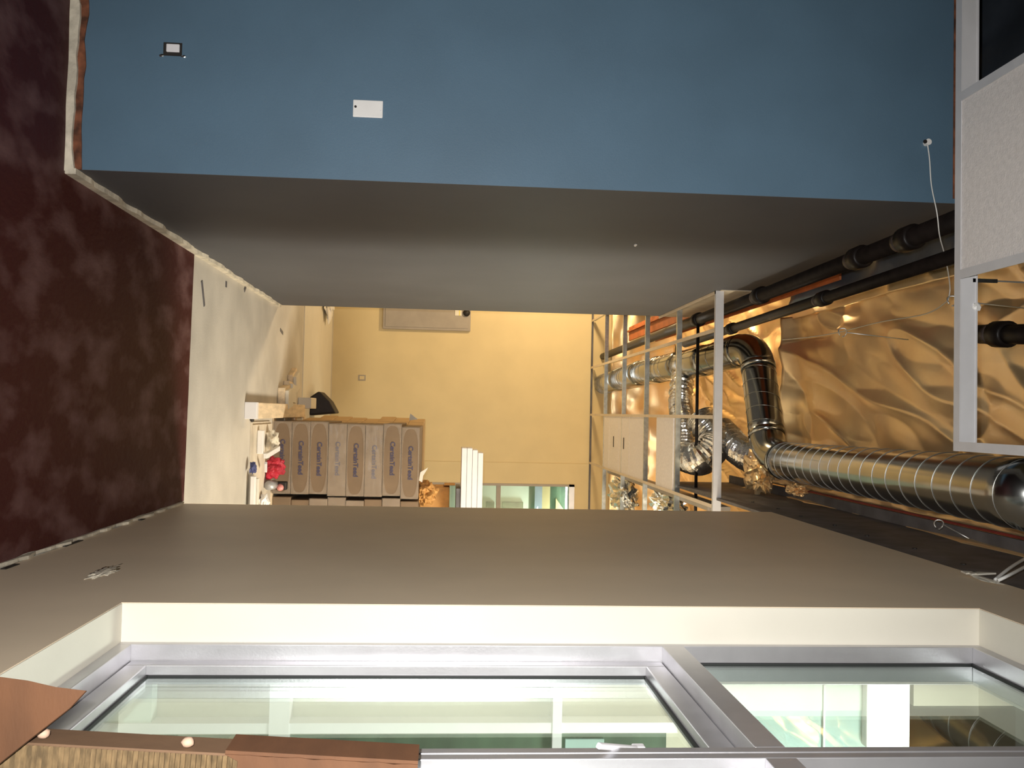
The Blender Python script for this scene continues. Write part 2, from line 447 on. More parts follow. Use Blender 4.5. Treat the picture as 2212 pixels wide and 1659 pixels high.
DR = .128
A0 = at(2260, 1074, 1, 3.0); A1 = at(1750, 1008, 1, 5.95); A2 = at(1662, 988, 1, 6.62); A3 = at(1632, 748, 1, 7.05)
A4 = at(1527, 778, 1, 7.75); A5 = at(1384, 806, 1, 9.7); A6 = at(1303, 830, 1, YF - .02)
A6.z = max(A6.z, H + .16); A5.z = max(A5.z, H + .16)
du = thing('spiral_duct', A0, 'large bare metal spiral duct with elbows running above the passage', 'duct')
e1 = A1.lerp(A2, .62); e2 = A2.lerp(A3, .20); e3 = A2.lerp(A3, .80); e4 = A3.lerp(A4, .30)
MB().tube([A0.lerp(e1, i / 20) for i in range(21)], DR, 48).build('near_run', M['duct'], du, True); nrun = COL.objects[-1]
MB().tube(arc(e1, A2, e2, 10), DR, 48).build('elbow', M['duct'], du, True)
MB().tube([e2.lerp(e3, i / 8) for i in range(9)], DR, 48).build('cross_run', M['duct'], du, True); crun = COL.objects[-1]
MB().tube(arc(e3, A3, e4, 10), DR, 48).build('elbow', M['duct'], du, True)
sm = MB(); seams(sm, A0, e1, DR, .165); tag(sm.build('seam', M['seam'], nrun, True), kind='stuff')
sm = MB(); seams(sm, e2, e3, DR, .11); tag(sm.build('seam', M['seam'], crun, True), kind='stuff')
for c_, d_ in ((e1, (A1 - A0)), (e2, (e3 - e2)), (e3, (e3 - e2)), (e4, (A4 - A3))):
    d_ = d_.normalized(); MB().tube([c_ - d_ * .02, c_ + d_ * .02], DR + .005, 40).build('collar', M['duct'], du, True)
far = [e4] + [e4.lerp(A4, 1.0)] + [A4.lerp(A5, t) for t in (.33, .66, 1)] + [A5.lerp(A6, t) for t in (.5, 1)]
for i in range(len(far) - 1):
    p, q = far[i], far[i + 1]; d_ = (q - p).normalized()
    prof = [p - d_ * .02, p + d_ * .03, p + d_ * .07, p.lerp(q, .5), q - d_ * .02, q + d_ * .02]
    MB().tube(prof, [DR * .93, DR * 1.05, DR * 1.06, DR * 1.0, DR * .97, DR * .90], 40).build('far_section', M['duct'], du, True); fsec = COL.objects[-1]
    sm = MB(); seams(sm, p + d_ * .1, q, DR * .995, .13); tag(sm.build('seam', M['duct'], fsec, True), kind='stuff')
for k in (2.4, 4.9):
    t = k / (e1.y - A0.y) * .8; c = A0.lerp(e1, min(.95, t)); MB().bar(c + V((0, 0, DR)), V((c.x, c.y, 4.2)), .025, .002, (0, 1, 0)).build('hanger_strap', M['galv'], du)


def flex(name, pts, r, label, n=90):
    pts = [V(p) for p in pts]; out = []; k = len(pts) - 1
    for i in range(n + 1):
        t = i / n * k; j = min(int(t), k - 1); f = t - j
        p0, p1, p2, p3 = pts[max(j - 1, 0)], pts[j], pts[j + 1], pts[min(j + 2, k)]
        out.append(.5 * ((2 * p1) + (p2 - p0) * f + (2 * p0 - 5 * p1 + 4 * p2 - p3) * f * f + (3 * p1 - p0 - 3 * p2 + p3) * f ** 3))
    rad = [r * (1 + (.07 if i % 3 == 0 else -.04) + .09 * noise.noise(V((i * .31, r * 9, 2)))) for i in range(n + 1)]
    o = MB().tube(out, rad, 26).build(name, M['silver'])
    return tag(o, label, 'duct', 'silver flexible ducts')


flex('flexible_duct', [A4.lerp(A5, .30) + V((.05, 0, 0)), at(1470, 872, 1, 8.1), at(1478, 925, 1, 7.8), at(1478, 985, 1, 7.6)], .10, 'short silver flexible duct dropping from the far spiral duct')
flex('flexible_duct', [at(1512, 905, 1, 7.5), at(1545, 950, 1, 7.35), at(1515, 990, 1, 7.3), at(1480, 985, 1, 7.9)], .125, 'curled silver flexible duct hanging behind the black rod', 110)
flex('flexible_duct', [at(1555, 930, 1, 7.45), at(1600, 975, 1, 7.2), at(1655, 1000, 1, 6.75)], .115, 'crushed silver flexible duct joining the duct elbow')

# ------------------------------------------------------------------ iron pipes


def pipe(name, p, q, r, label, cps):
    p, q = V(p), V(q); t = thing(name, p, label, 'pipe'); d = (q - p).normalized()
    MB().tube([p, q], r, 20).build('pipe_body', M['blackpipe'], t, True)
    for y in cps:
        c = p + (q - p) * ((y - p.y) / (q.y - p.y))
        MB().tube([c - d * .05, c - d * .045, c + d * .045, c + d * .05], [r * 1.05, r * 1.35, r * 1.35, r * 1.05], 20).build('coupling', M['blackpipe'], t, True); cpl = COL.objects[-1]
        MB().tube([c + d * .07, c + d * .1], r * 1.06, 18).build('thread', M['pipegrey'], cpl, True)
    return t


P1a, P1b = at(2060, 478, 2, 3.50), at(1300, 771, 2, 3.50)
pipe('sprinkler_pipe', P1a + (P1a - P1b).normalized() * .9, P1b, .042, 'thicker black iron pipe hugging the top of the grey wall', (3.35, 3.95, 4.45, 5.9, 7.4))
P2a, P2b = at(2060, 553, 2, 3.53), at(1480, 743, 2, 3.53)
pipe('sprinkler_pipe', P2a + (P2a - P2b).normalized() * .9, P2b, .031, 'thinner black iron pipe beside the thick one', (4.95, 6.6))
P3a, P3b = at(2118, 722, 2, 3.82), at(2300, 722, 2, 3.82)
pipe('sprinkler_pipe', P3b, P3a, .042, 'short black threaded pipe end seen through the near grid', (P3a.y - .16,))
R0, R1 = at(1508, 700, 2, 3.46), at(1502, 1140, 2, 3.46)
tag(MB().tube([R0, R1], .013, 12).build('black_rod', M['blackpipe'], smooth=True), 'thin black rod crossing above the far ceiling grid', 'rod')

# bridle rings with cable


def ring(name, c, r, label, stem):
    t = thing(name, c, label, 'cable ring', 'wire bridle rings'); c = V(c)
    MB().tube([c + V((math.cos(a) * r, .25 * r * math.sin(2 * a), math.sin(a) * r)) for a in [2 * PI * k / 24 for k in range(22)]], .0035, 6).build('loop', M['wire'], t, True)
    MB().tube([c + V((0, 0, r)), V(stem)], .003, 6).build('stem', M['wire'], t, True)


g1, g2 = at(2057, 650, 2, 3.70), at(1820, 718, 2, 3.72)
ring('bridle_ring', g1, .022, 'wire ring hanging nearest the near grid corner', g1 + V((.02, .05, .42)))
ring('bridle_ring', g2, .024, 'wire ring hanging in front of the gold tinted foil', g2 + V((.03, .02, .40)))
g3 = at(2028, 1133, 0, XR - .06)
ring('bridle_ring', g3, .022, 'wire ring fixed beside the red strip at the steel beam', g3 + V((.05, -.12, .08)))


def cable(name, pts, r, label, m='cable', cat='cable'):
    pts = [V(p) for p in pts]; out = []; k = len(pts) - 1; n = 12 * k
    for i in range(n + 1):
        t = i / n * k; j = min(int(t), k - 1); f = t - j
        p0, p1, p2, p3 = pts[max(j - 1, 0)], pts[j], pts[j + 1], pts[min(j + 2, k)]
        out.append(.5 * ((2 * p1) + (p2 - p0) * f + (2 * p0 - 5 * p1 + 4 * p2 - p3) * f * f + (3 * p1 - p0 - 3 * p2 + p3) * f ** 3))
    return tag(MB().tube(out, r, 7).build(name, M[m], smooth=True), label, cat)


wp = at(2003, 308, 1, YB - .01)
cable('white_cable', [wp, at(2008, 345, 1, YB - .02), at(2012, 400, 1, YB - .03), at(2024, 460, 1, 3.55), at(2030, 510, 1, 3.6), at(2043, 560, 1, 3.75), at(2052, 620, 1, 3.95), g1 - V((0, 0, .02))], .0024, 'thin white cable hanging from the blue wall to a ring')
cable('grey_cable', [g1 - V((0, 0, .02)), at(2000, 678, 2, 3.69), at(1900, 696, 2, 3.69), g2 - V((0, 0, .022)), at(1750, 728, 2, 3.70), at(1690, 734, 2, 3.70)], .0028, 'thin grey cable strung between the two rings', 'wire')
gr = thing('cable_grommet', wp, 'small white grommet on the blue wall near the grid', 'grommet')
MB().tube([wp + V((0, .01, 0)), wp + V((0, -.012, 0))], .013, 14).build('flange', M['white'], gr)
MB().tube([wp + V((0, -.010, -.015)), wp + V((0, -.014, -.015))], .008, 10).build('hole', M['dark'], gr)
cable('twin_cable', [at(2150, 1252, 0, XR - .012), at(2180, 1228, 0, XR - .03), at(2212, 1208, 0, XR - .03), at(2260, 1180, 0, XR - .03)], .006, 'white cable rising from the top of the taupe wall')
cable('twin_cable', [at(2156, 1254, 0, XR - .012), at(2185, 1240, 0, XR - .03), at(2230, 1216, 0, XR - .03), at(2270, 1195, 0, XR - .03)], .006, 'second white cable just beneath the first at the taupe wall top')

# ------------------------------------------------------------------ ceiling grids


def tee(name, p, q, label, webm, flm, fw=.026, wh=.042, group='ceiling grid tees'):
    p, q = V(p), V(q); t = thing(name, p, label, 'ceiling tee', group)
    MB().bar(p + V((0, 0, .0015)), q + V((0, 0, .0015)), fw, .003).build('flange', M[flm], t)
    MB().bar(p + V((0, 0, wh / 2 + .003)), q + V((0, 0, wh / 2 + .003)), .006, wh).build('web', M[webm], t)
    return t


GX = [-1.23, -.618, -.005, .62]; GYs = [7.47, 8.68, 9.80, 10.94]; GY0 = 6.37
ft = thing('edge_tee', (XL, GY0, H), 'white front edge trim of the far ceiling grid', 'ceiling tee')
MB().box(XL + .002, 2.4, GY0 - .003, GY0 + .003, H, H + .058).build('face', M['teegrey'], ft)
MB().box(XL + .002, 2.4, GY0, GY0 + .026, H, H + .003).build('flange', M['teegrey'], ft)
wn = ['left of the middle', 'in the middle', 'at the right']
tee('main_runner', (GX[0], YLE + .02, H), (GX[0], YF - .03, H), 'beige runner at the far left behind the grey wall end', 'galv', 'beige_tee')
for x, l in zip(GX[1:], ('beige runner nearest the grey wall', 'middle beige runner between the two white tile rows', 'beige runner right of the white tiles')):
    tee('main_runner', (x, GY0 + .02, H), (x, YF - .03, H), l, 'galv', 'beige_tee')
for y, l in zip(GYs, ('nearest galvanised cross tee of the far grid', 'second galvanised cross tee of the far grid', 'third galvanised cross tee of the far grid', 'fourth galvanised cross tee of the far grid')):
    x0 = XL + .01 if y < YLE else -3
    tee('cross_tee', (x0, y, H + .001), (3, y, H + .001), l, 'galv', 'galv', fw=.022)
tag(MB().box(XL, XL + .024, GY0, YLE, H, H + .002).box(XL, XL + .002, GY0, YLE, H, H + .026).build('wall_angle', M['beige_tee']), 'beige wall angle along the top of the grey wall', 'ceiling trim')
tag(MB().box(-3, 3, YF - .038, YF - .014, H, H + .002).box(-3, 3, YF - .016, YF - .014, H, H + .026).build('wall_angle', M['darksteel']), 'dark wall angle along the yellow wall', 'ceiling trim')


def ctile(x0, x1, y0, y1, label, slot=None):
    t = thing('ceiling_tile', ((x0 + x1) / 2, (y0 + y1) / 2, H), label, 'ceiling tile', 'white ceiling tiles')
    MB().box(x0, x1, y0, y1, H + .004, H + .02).build('board', M['tile'], t, bevel=.002)
    if slot: MB().box(slot - .11, slot + .01, (y0 + y1) / 2 - .02, (y0 + y1) / 2 + .02, H + .001, H + .005).build('slot', M['dark'], t)


tx0, tx1 = GX[2] + .005, GX[3] - .005
ctile(tx0, tx1, 8.70, 9.37, 'plain far ceiling tile next to the second cross tee')
ctile(tx0, tx1, 9.385, 9.955, 'far ceiling tile with the nearer dark slot', .34)
ctile(tx0, tx1, 9.97, 10.55, 'far ceiling tile with the farther dark slot', .34)
ctile(tx0, tx1, 10.565, 10.92, 'narrow far ceiling tile next to the yellow wall')
ctile(tx0, tx1, 7.55, 8.16, 'single loose ceiling tile nearest the white edge trim')
tag(MB().box(GX[3] + .03, GX[3] + .06, GY0 + .3, 10.9, H + .05, H + .22).build('bulkhead_board', M['panel']), 'brown board standing on the right runner of the far grid', 'board')

NY = 3.275
NX = [-1.205, -.545, .085]
t = thing('edge_tee', (NX[2], NY, H), 'grey tee across the near end of the grid above the blue wall', 'ceiling tee')
MB().box(-3.2, NX[2] + .018, NY - .003, NY + .003, H, H + .066).build('web', M['teegrey'], t)
MB().box(-3.2, NX[2] + .018, NY - .02, NY + .02, H - .003, H).build('flange', M['teegrey'], t)
MB().box(-3.2, NX[2] + .018, NY - .006, NY + .006, H + .066, H + .072).build('bulb', M['teegrey'], t)
for x, l in zip(NX, ('near runner at the left side of the white tile', 'near runner at the right side of the white tile', 'near runner forming the open grid corner')):
    t = thing('main_runner', (x, NY, H), l, 'ceiling tee', 'near grid runners')
    MB().box(x - .017, x + .017, .8, NY - .02, H - .003, H).build('flange', M['teegrey'], t)
    MB().box(x - .003, x + .003, .8, NY - .004, H, H + .04).build('web', M['teegrey'], t)
t = thing('ceiling_tile', ((NX[0] + NX[1]) / 2, 2.6, H), 'large white ceiling tile of the near grid', 'ceiling tile')
MB().box(NX[0] + .006, NX[1] - .006, 2.05, NY - .006, H + .002, H + .018).build('board', M['tile'], t, bevel=.002)
c = at(2112, 606, 1, NY - .0)
t = thing('hanger_clip', c, 'grey clip and wire holding up the near grid', 'clip')
MB().bar(c + V((0, 0, -.02)), c + V((0, 0, .075)), .014, .006, (0, 1, 0)).build('strap', M['galv'], t)
MB().tube([c + V((0, 0, .07)), c + V((0.01, 0, .75))], .003, 7).build('wire', M['wire'], t)
c = at(2107, 662, 1, NY)
tag(MB().blob(c, (.018, .01, .02), 4, .5, 2).build('wire_tie', M['white']), 'scrap of white tie on the near tee', 'tie')

# ------------------------------------------------------------------ fittings on the walls
p0 = at(795, 236, 1, YB)
sw = thing('switch_plate', (p0.x, YB, p0.z - .058), 'white blank plate on the blue wall', 'wall plate')
MB().box(p0.x - .034, p0.x + .034, YB - .007, YB, p0.z - .058, p0.z + .058).build('plate', M['white'], sw, bevel=.003); swp = COL.objects[-1]
MB().tube([V((p0.x - .006, YB - .006, p0.z - .048)), V((p0.x - .006, YB - .009, p0.z - .048))], .005, 10).build('screw', M['dark'], swp)
MB().tube([V((p0.x + .005, YB - .006, p0.z + .049)), V((p0.x + .005, YB - .0085, p0.z + .049))], .003, 10).build('screw', M['teegrey'], swp)
p0 = at(374, 106, 1, YB)
jb = thing('junction_box', (p0.x, YB, p0.z - .03), 'open outlet box with a pale insert low on the blue wall', 'outlet box')
MB().box(p0.x - .024, p0.x + .027, YB - .003, YB, p0.z - .036, p0.z + .034).build('opening', M['dark'], jb)
MB().box(p0.x - .017, p0.x + .014, YB - .010, YB, p0.z - .024, p0.z + .026).build('insert', M['whitepaint'], jb, bevel=.003)
for dz in (-.042, .042): MB().blob((p0.x + .028, YB - .002, p0.z + dz), (.006, .004, .010), 3 + dz, .3, 2).build('tab', M['galv'], jb)
p0 = at(225, 1236, 0, XR)
tag(MB().blob((XR, p0.y, p0.z), (.004, .12, .034), 6, .55, 4, 2.2).build('plaster_patch', M['plaster'], smooth=True), 'pale plaster patch low on the taupe wall', 'patch')
p0 = at(1373, 528, 0, XL)
tag(MB().blob((XL + .004, p0.y, p0.z), (.006, .03, .008), 2, .4, 2).build('wall_anchor', M['white']), 'tiny white anchor on the grey wall', 'anchor')
for i, (vx, uy, s) in enumerate(((2094, 1238, .03), (2106, 1240, .04), (2118, 1240, .055))):
    q = at(vx, uy, 0, XR - .01)
    tag(MB().prism([q + V((0, -.03, -.03)), q + V((0, .02, -.02)), q + V((0, -.005, s))], (-.006, 0, 0)).build('torn_paper', M['cream']), ('lowest torn paper shard', 'middle torn paper shard', 'tallest torn paper shard')[i] + ' at the top of the taupe wall', 'paper scrap', 'paper shards at the taupe wall top')
q = at(2130, 1252, 0, XR - .006)
tag(MB().blob(q, (.004, .09, .02), 9, .4, 3).build('torn_paper', M['cream']), 'flat oval paper scrap at the top of the taupe wall', 'paper scrap')

# electrical cabinet and outlet on the yellow wall
q0, q1 = at(827, 712, 1, YF), at(1016, 716, 1, YF)
ec = thing('electrical_cabinet', (q1.x - .3, YF, q0.z), 'grey brown flat cabinet on the yellow wall beside the grey wall end', 'cabinet')
MB().box(q1.x - .75, q1.x, YF - .045, YF, q0.z, q1.z).build('body', M['panel'], ec, bevel=.006)
MB().box(q1.x - .72, q1.x - .03, YF - .052, YF - .044, q0.z + .03, q1.z - .03).build('door', M['panel'], ec, bevel=.004); ecd = COL.objects[-1]
s0, s1 = at(983, 671, 1, YF - .055), at(997, 682, 1, YF - .055)
MB().box(s0.x - .06, s1.x, YF - .058, YF - .052, s0.z, s1.z).build('label_sticker', M['cream'], ecd)
MB().box(s0.x - .06, s1.x, YF - .060, YF - .058, (s0.z + s1.z) / 2 + .01, (s0.z + s1.z) / 2 + .022).build('sticker_band', M['yellowtape'], ecd)
s0 = at(1008, 676, 1, YF - .055)
MB().tube([V((s0.x, YF - .05, s0.z)), V((s0.x, YF - .075, s0.z))], .045, 16).build('latch', M['dark'], ecd, True)
q = at(782, 816, 1, YF)
ot = thing('wall_outlet', q, 'small outlet plate on the yellow wall', 'outlet')
MB().box(q.x - .036, q.x + .036, YF - .006, YF, q.z - .046, q.z + .046).build('plate', M['panel'], ot)
MB().box(q.x - .022, q.x + .022, YF - .010, YF - .005, q.z - .030, q.z + .030).build('receptacle', M['yellow'], ot)

# ------------------------------------------------------------------ big window (corridor side)
XW = .65


def mem_(mb, y0, y1, z0, z1, x0=XW, x1=XW + .055): mb.box(x0, x1, y0, y1, z0, z1)


def bay(ya, yb, name, label, first):
    """one window bay between y = ya (near) and yb (far)"""
    t = struct(bpy.data.objects.new(name, None), label); COL.objects.link(t); t.location = (XW, yb, ZS)
    z0, z1, zt0, zt1 = ZS + .003, ZH - .003, 2.098, 2.16
    if not first: yb_ = yb
    fr = [('jamb', yb - .026, yb, z0, z1), ('jamb', ya, ya + .026, z0, z1), ('sill', ya + .026, yb - .026, z0, z0 + .036), ('head', ya + .026, yb - .026, z1 - .034, z1), ('transom', ya + .026, yb - .026, zt0, zt1)]
    for n_, y0, y1, a0, a1 in fr:
        MB().box(XW + .002, XW + .11, y0, y1, a0, a1).build('frame_' + n_, M['alu'], t, bevel=.002)
    # lower opening sash, set back
    s0, s1, sa, sb = z0 + .038, zt0 - .002, ya + .028, yb - .028
    xs0, xs1 = XW + .046, XW + .098
    for n_, y0, y1, a0, a1 in (('stile', sb - .045, sb, s0, s1), ('stile', sa, sa + .045, s0, s1), ('rail', sa + .045, sb - .045, s0, s0 + .055), ('rail', sa + .045, sb - .045, s1 - .055, s1)):
        MB().box(xs0, xs1, y0, y1, a0, a1).build('sash_' + n_, M['alu'], t, bevel=.003)
    gy0, gy1, gz0, gz1 = sa + .045, sb - .045, s0 + .055, s1 - .055
    gx = XW + .076
    k = MB()
    for y0, y1, a0, a1 in ((gy1 - .006, gy1, gz0, gz1), (gy0, gy0 + .006, gz0, gz1), (gy0, gy1, gz0, gz0 + .006), (gy0, gy1, gz1 - .006, gz1)):
        k.box(gx - .004, gx + .006, y0, y1, a0, a1)
    k.build('gasket', M['gasket'], t)
    MB().box(gx, gx + .005, gy0 + .002, gy1 - .002, gz0 + .002, gz1 - .002).build('pane', M['glass'], t)
    # upper fixed light
    uy0, uy1, uz0, uz1 = ya + .026, yb - .026, zt1, z1 - .034
    gx2 = XW + .052
    k = MB()
    for y0, y1, a0, a1 in ((uy1 - .009, uy1, uz0, uz1), (uy0, uy0 + .009, uz0, uz1), (uy0, uy1, uz0, uz0 + .007), (uy0, uy1, uz1 - .009, uz1)):
        k.box(gx2 - .004, gx2 + .008, y0, y1, a0, a1)
    k.build('gasket', M['gasket'], t)
    MB().box(gx2, gx2 + .005, uy0 + .002, uy1 - .002, uz0 + .002, uz1 - .002).build('pane', M['glass'], t)
    return t


w1 = bay(1.796, YJ - e, 'window_1', 'grey aluminium window bay with a fixed pane over an opening sash', True)
w2 = bay(.95, 1.790, 'window_2', 'next grey aluminium window bay at the edge of view', False)
w3 = bay(.10, .944, 'window_3', 'grey aluminium window bay beside the camera', False)
hp = at(1378, 1618, 0, XW + .03); hq = at(1292, 1611, 0, XW - .02)
hd = MB().box(hp.x - .008, hp.x + .03, hp.y - .012, hp.y + .012, hp.z - .012, hp.z + .014)
hd.bar(hp, hq, .012, .010, (0, 1, 0))
hd.build('handle', M['whitepaint'], w1, bevel=.003)

# ------------------------------------------------------------------ the room seen through the window
YP = 3.75
PX = lambda u, v=1200: at(v, u, 1, YP).x
PZ = lambda v, u=1540: at(v, u, 1, YP).z
nz = MB().box(.78, 6, YP + .06, YP + .16, 0, 3.3); struct(nz.build('wall_next_room', M['beige']), 'beige wall of the room behind the window')
struct(MB().box(.78, 6, YP - 3, YP + .2, 4.0, 4.04).build('ceiling_next_room', M['darksteel']), 'dark ceiling of the room behind the window')
pt = thing('glazed_partition', (PX(1560), YP, 0), 'white framed partition with dark green panels behind the window', 'partition')
gx0 = PX(1578)
MB().box(gx0, 4.5, YP, YP + .05, PZ(330), PZ(1440)).build('green_panel', M['green'], pt)
MB().box(PX(1556), gx0, YP - .03, YP + .05, 0, PZ(1460)).build('reflected_edge', M['whitepaint'], pt)  # light strip added for the reveal edge reflected in the pane
for v0, v1 in ((585, 628), (1192, 1212)):
    MB().box(PX(1470), 4.5, YP - .035, YP + .05, PZ(v0), PZ(v1)).build('rail', M['whitepaint'], pt)
MB().box(PX(1470), 4.5, YP - .02, YP + .05, 0, PZ(330)).build('base_panel', M['mint'], pt)
MB().box(PX(1595), PX(1640), YP - .012, YP + .0, PZ(1222), PZ(1305)).build('mint_sheet', M['teal'], pt)
ub = thing('upper_board', (PX(1560), YP, PZ(1560)), 'teal boards with a painted pale reflection seen through the fixed pane', 'board')
MB().box(PX(1455), PX(1532), YP - .02, YP + .05, PZ(1530), PZ(1872)).build('teal_board_reflection', M['mint'], ub)  # paler piece of teal board; the reveal's reflection is put into its colour
MB().box(PX(1532), 4.5, YP - .015, YP + .05, PZ(1530), PZ(1773)).build('teal_board', M['teal'], ub)
MB().box(PX(1532), 4.5, YP - .015, YP + .05, PZ(1777), PZ(1872)).build('teal_board', M['teal'], ub)
MB().box(PX(1475), 4.5, YP - .028, YP - .0, PZ(1773), PZ(1777)).build('joint_strip', M['whitepaint'], ub)
lp = thing('light_panel', (PX(1540), YP, PZ(1878, 1540)), 'bright white lit rectangular panel seen through the fixed pane', 'light')
LZ = lambda v: at(v, 1540, 1, YP - .064).z
LX = lambda u: at(1920, u, 1, YP - .064).x
MB().box(LX(1469), LX(1617), YP - .06, YP + .0, LZ(1873), LZ(1967)).build('housing', M['whitepaint'], lp, bevel=.006)
MB().box(LX(1471), LX(1615), YP - .064, YP - .059, LZ(1875), LZ(1965)).build('diffuser', M['glow'], lp, bevel=.002)
struct(MB().box(.78, PX(1522), YP - .02, YP + .06, PZ(1968), 4.0).build('trim_5', M['beige']), 'beige slab painted as the reveal reflection beside the lit panel')  # slab added for the reveal's reflection in the pane; no pier stands here

# ------------------------------------------------------------------ small window in the yellow wall and what shows behind it
t = struct(bpy.data.objects.new('window_4', None), 'grey framed interior window in the yellow wall'); COL.objects.link(t); t.location = (wx0, YF, wz0)
fz = lambda v: at(v, 1080, 1, YF).z
MB().box(wx0, wx0 + .03, YF - .02, YF + WT, wz0, wz1).build('frame_jamb', M['panel'], t)
MB().box(wx0, wx1, YF - .02, YF + WT, wz1 - .07, wz1).build('frame_head', M['alu'], t)
MB().box(wx0, wx1, YF - .02, YF + WT, wz0, wz0 + .06).build('frame_sill', M['alu'], t)
MB().box(wx0, wx1, YF - .01, YF + .08, fz(1072), fz(1081)).build('glazing_bar', M['panel'], t)
MB().box(wx0 + .03, wx1, YF + .03, YF + .036, wz0 + .06, wz1 - .07).build('pane', M['glass2'], t)
YQ = YF + 1.5
qz = lambda v: at(v, 1080, 1, YQ).z
qx = lambda u: at(1140, u, 1, YQ).x
bk = thing('stored_boards', (1.6, YQ, 0), 'coloured boards standing behind the small far window', 'boards')
for v0, v1, m in ((960, 1142, 'mint'), (1142, 1155, 'green'), (1155, 1171, 'bluegrey'), (1171, 1188, 'yellow'), (1188, 1222, 'green'), (1222, 1300, 'panel')):
    MB().box(.4, 5, YQ, YQ + .05, 0 if v0 == 960 else qz(v0), qz(v1)).build('board', M[m], bk)
MB().box(qx(1085), 5, YQ - .04, YQ, qz(1050), qz(1068)).build('shelf_box', M['green'], bk)
MB().box(qx(1085), 5, YQ - .04, YQ, qz(1085), qz(1130)).build('shelf_box', M['green'], bk)
MB().prism([V((qx(1075), YQ - .03, qz(1200))), V((qx(1100), YQ - .03, qz(1200))), V((qx(1100), YQ - .03, qz(1218)))], (0, .03, 0)).build('gable', M['yellow'], bk)
M['tube'] = mat('tube_glow', (1, 1, .96), .5, var=0., emit=14.)
q = thing('tube_light', V((2, YQ - .12, qz(1224))), 'glowing fluorescent tube behind the small far window', 'light')
MB().tube([V((qx(1046), YQ - .12, qz(1224))), V((3.5, YQ - .12, qz(1224)))], .035, 12).build('tube', M['tube'], q, True)
for xx in (qx(1046) + .1, 3.3): MB().box(xx, xx + .02, YQ - .12, YQ - .10, qz(1224) + .03, 4.8).build('hanger', M['galv'], q)
light('tube_lamp', 'POINT', (2.2, YQ - .5, qz(1224) - .1), 95, (.95, 1.0, .93), .2)

# ------------------------------------------------------------------ cartons


def text_mesh(body, size):
    cu = bpy.data.curves.new('lettering', 'FONT'); cu.body = body; cu.size = size; cu.align_x = 'CENTER'; cu.align_y = 'CENTER'; cu.extrude = .0008; cu.offset = .0012
    o = bpy.data.objects.new('lettering', cu); COL.objects.link(o); bpy.context.view_layer.update()
    me = bpy.data.meshes.new_from_object(o.evaluated_get(bpy.context.evaluated_depsgraph_get()))
    bpy.data.objects.remove(o); me.materials.clear(); me.materials.append(M['ink']); return me


TXT = text_mesh('CertainTeed', .056)
CW, CD, CH = .612, 1.0, .1545


def carton_parts(name, loc, label, group, wrap=0, text=True, dx=0., m='carton'):
    t = thing(name, loc, label, 'carton', group); x, y, z = loc
    o = MB().box(x - CW / 2, x + CW / 2, y, y + CD, z + .001, z + CH - .001).build('box_body', M[m], t, bevel=.006)
    MB().box(x - .02, x + .02, y - .0015, y + .02, z + CH - .004, z + CH - .0005).build('tape', M['film'], t)
    if text:
        l = bpy.data.objects.new('lettering', TXT); COL.objects.link(l); l.rotation_euler = (PI / 2, 0, 0); l.location = (x + dx, y - .003, z + CH * .52); setpar(l, t)
    if wrap:
        # stretch film with a rounded opening on the front, closed film for wrap == 2
        hw, hh = CW / 2 + .003, CH / 2; n = 48; outer = []; inner = []
        for k in range(n):
            a = 2 * PI * k / n; c_, s_ = math.cos(a), math.sin(a)
            m_ = max(abs(c_), abs(s_)); outer.append((c_ / m_ * hw, s_ / m_ * hh))
            sc = (abs(c_) ** 3.2 + abs(s_) ** 3.2) ** (-1 / 3.2); inner.append((c_ * sc * hw * .94, s_ * sc * hh * .86))
        mb = MB(); yy = y - .006
        vs = [V((x + p[0], yy, z + CH / 2 + p[1])) for p in outer] + [V((x + p[0], yy - .001, z + CH / 2 + p[1])) for p in inner]
        mb.add(vs, [(k, (k + 1) % n, n + (k + 1) % n, n + k) for k in range(n)])
        if wrap == 2:
            mb = MB().grid(lambda u, v: V((x - hw + 2 * hw * u, yy - .006 * abs(noise.noise(V((u * 6 + v * 5, v * 3 - u * 4, x + z * 9)))), z + CH * v)), 40, 14)
        o = mb.build('shrink_film', M['film'], t, True); o.modifiers.new('thick', 'SOLIDIFY').thickness = .0015
    return t


SY = 7.98
names = ['lowest', 'second lowest', 'third lowest', 'fourth lowest', 'fifth lowest', 'sixth lowest', 'second topmost', 'topmost']
offs = [(912, 1064), (912, 1066), (912, 1066), (918, 1068), (918, 1070), (920, 1070), (916, 1070), (926, 1074)]
wr = [1, 1, 1, 2, 1, 2, 1, 1]
for i in range(8):
    u0, u1 = offs[i]; p = at(608 + 37 * i, (u0 + u1) / 2, 1, SY)
    carton_parts('tile_carton', (p.x, SY + .004 * (i % 3), .012 + i * CH), names[i] + ' brown carton of the front lettered stack', 'lettered tile cartons', wr[i], True, .01 * ((i * 7) % 3 - 1))
xs = at(750, 1076, 1, SY + .05).x + .315
for i in range(8):
    carton_parts('tile_carton', (xs + .012 * ((i * 5) % 3 - 1), SY + .05 + .01 * (i % 2), .012 + i * CH), names[i] + ' brown carton of the stack at the taupe wall end', 'cartons half hidden by the taupe wall', 2 if i in (2, 3, 4, 6) else 0, False)
p = at(750, 893, 1, SY + 1.06)
for i in range(8):
    rc = carton_parts('tile_carton', (0, 0, 0), names[i] + ' carton of the rear stack in lamp-lit colour', 'rear stack of cartons', 0, False, m='kraft')
    rc.rotation_euler.z = math.radians(3.4 + ((i * 3) % 4 - 1.5) * .5); rc.location = (.135 + CW / 2, SY + 1.06, .012 + i * CH)
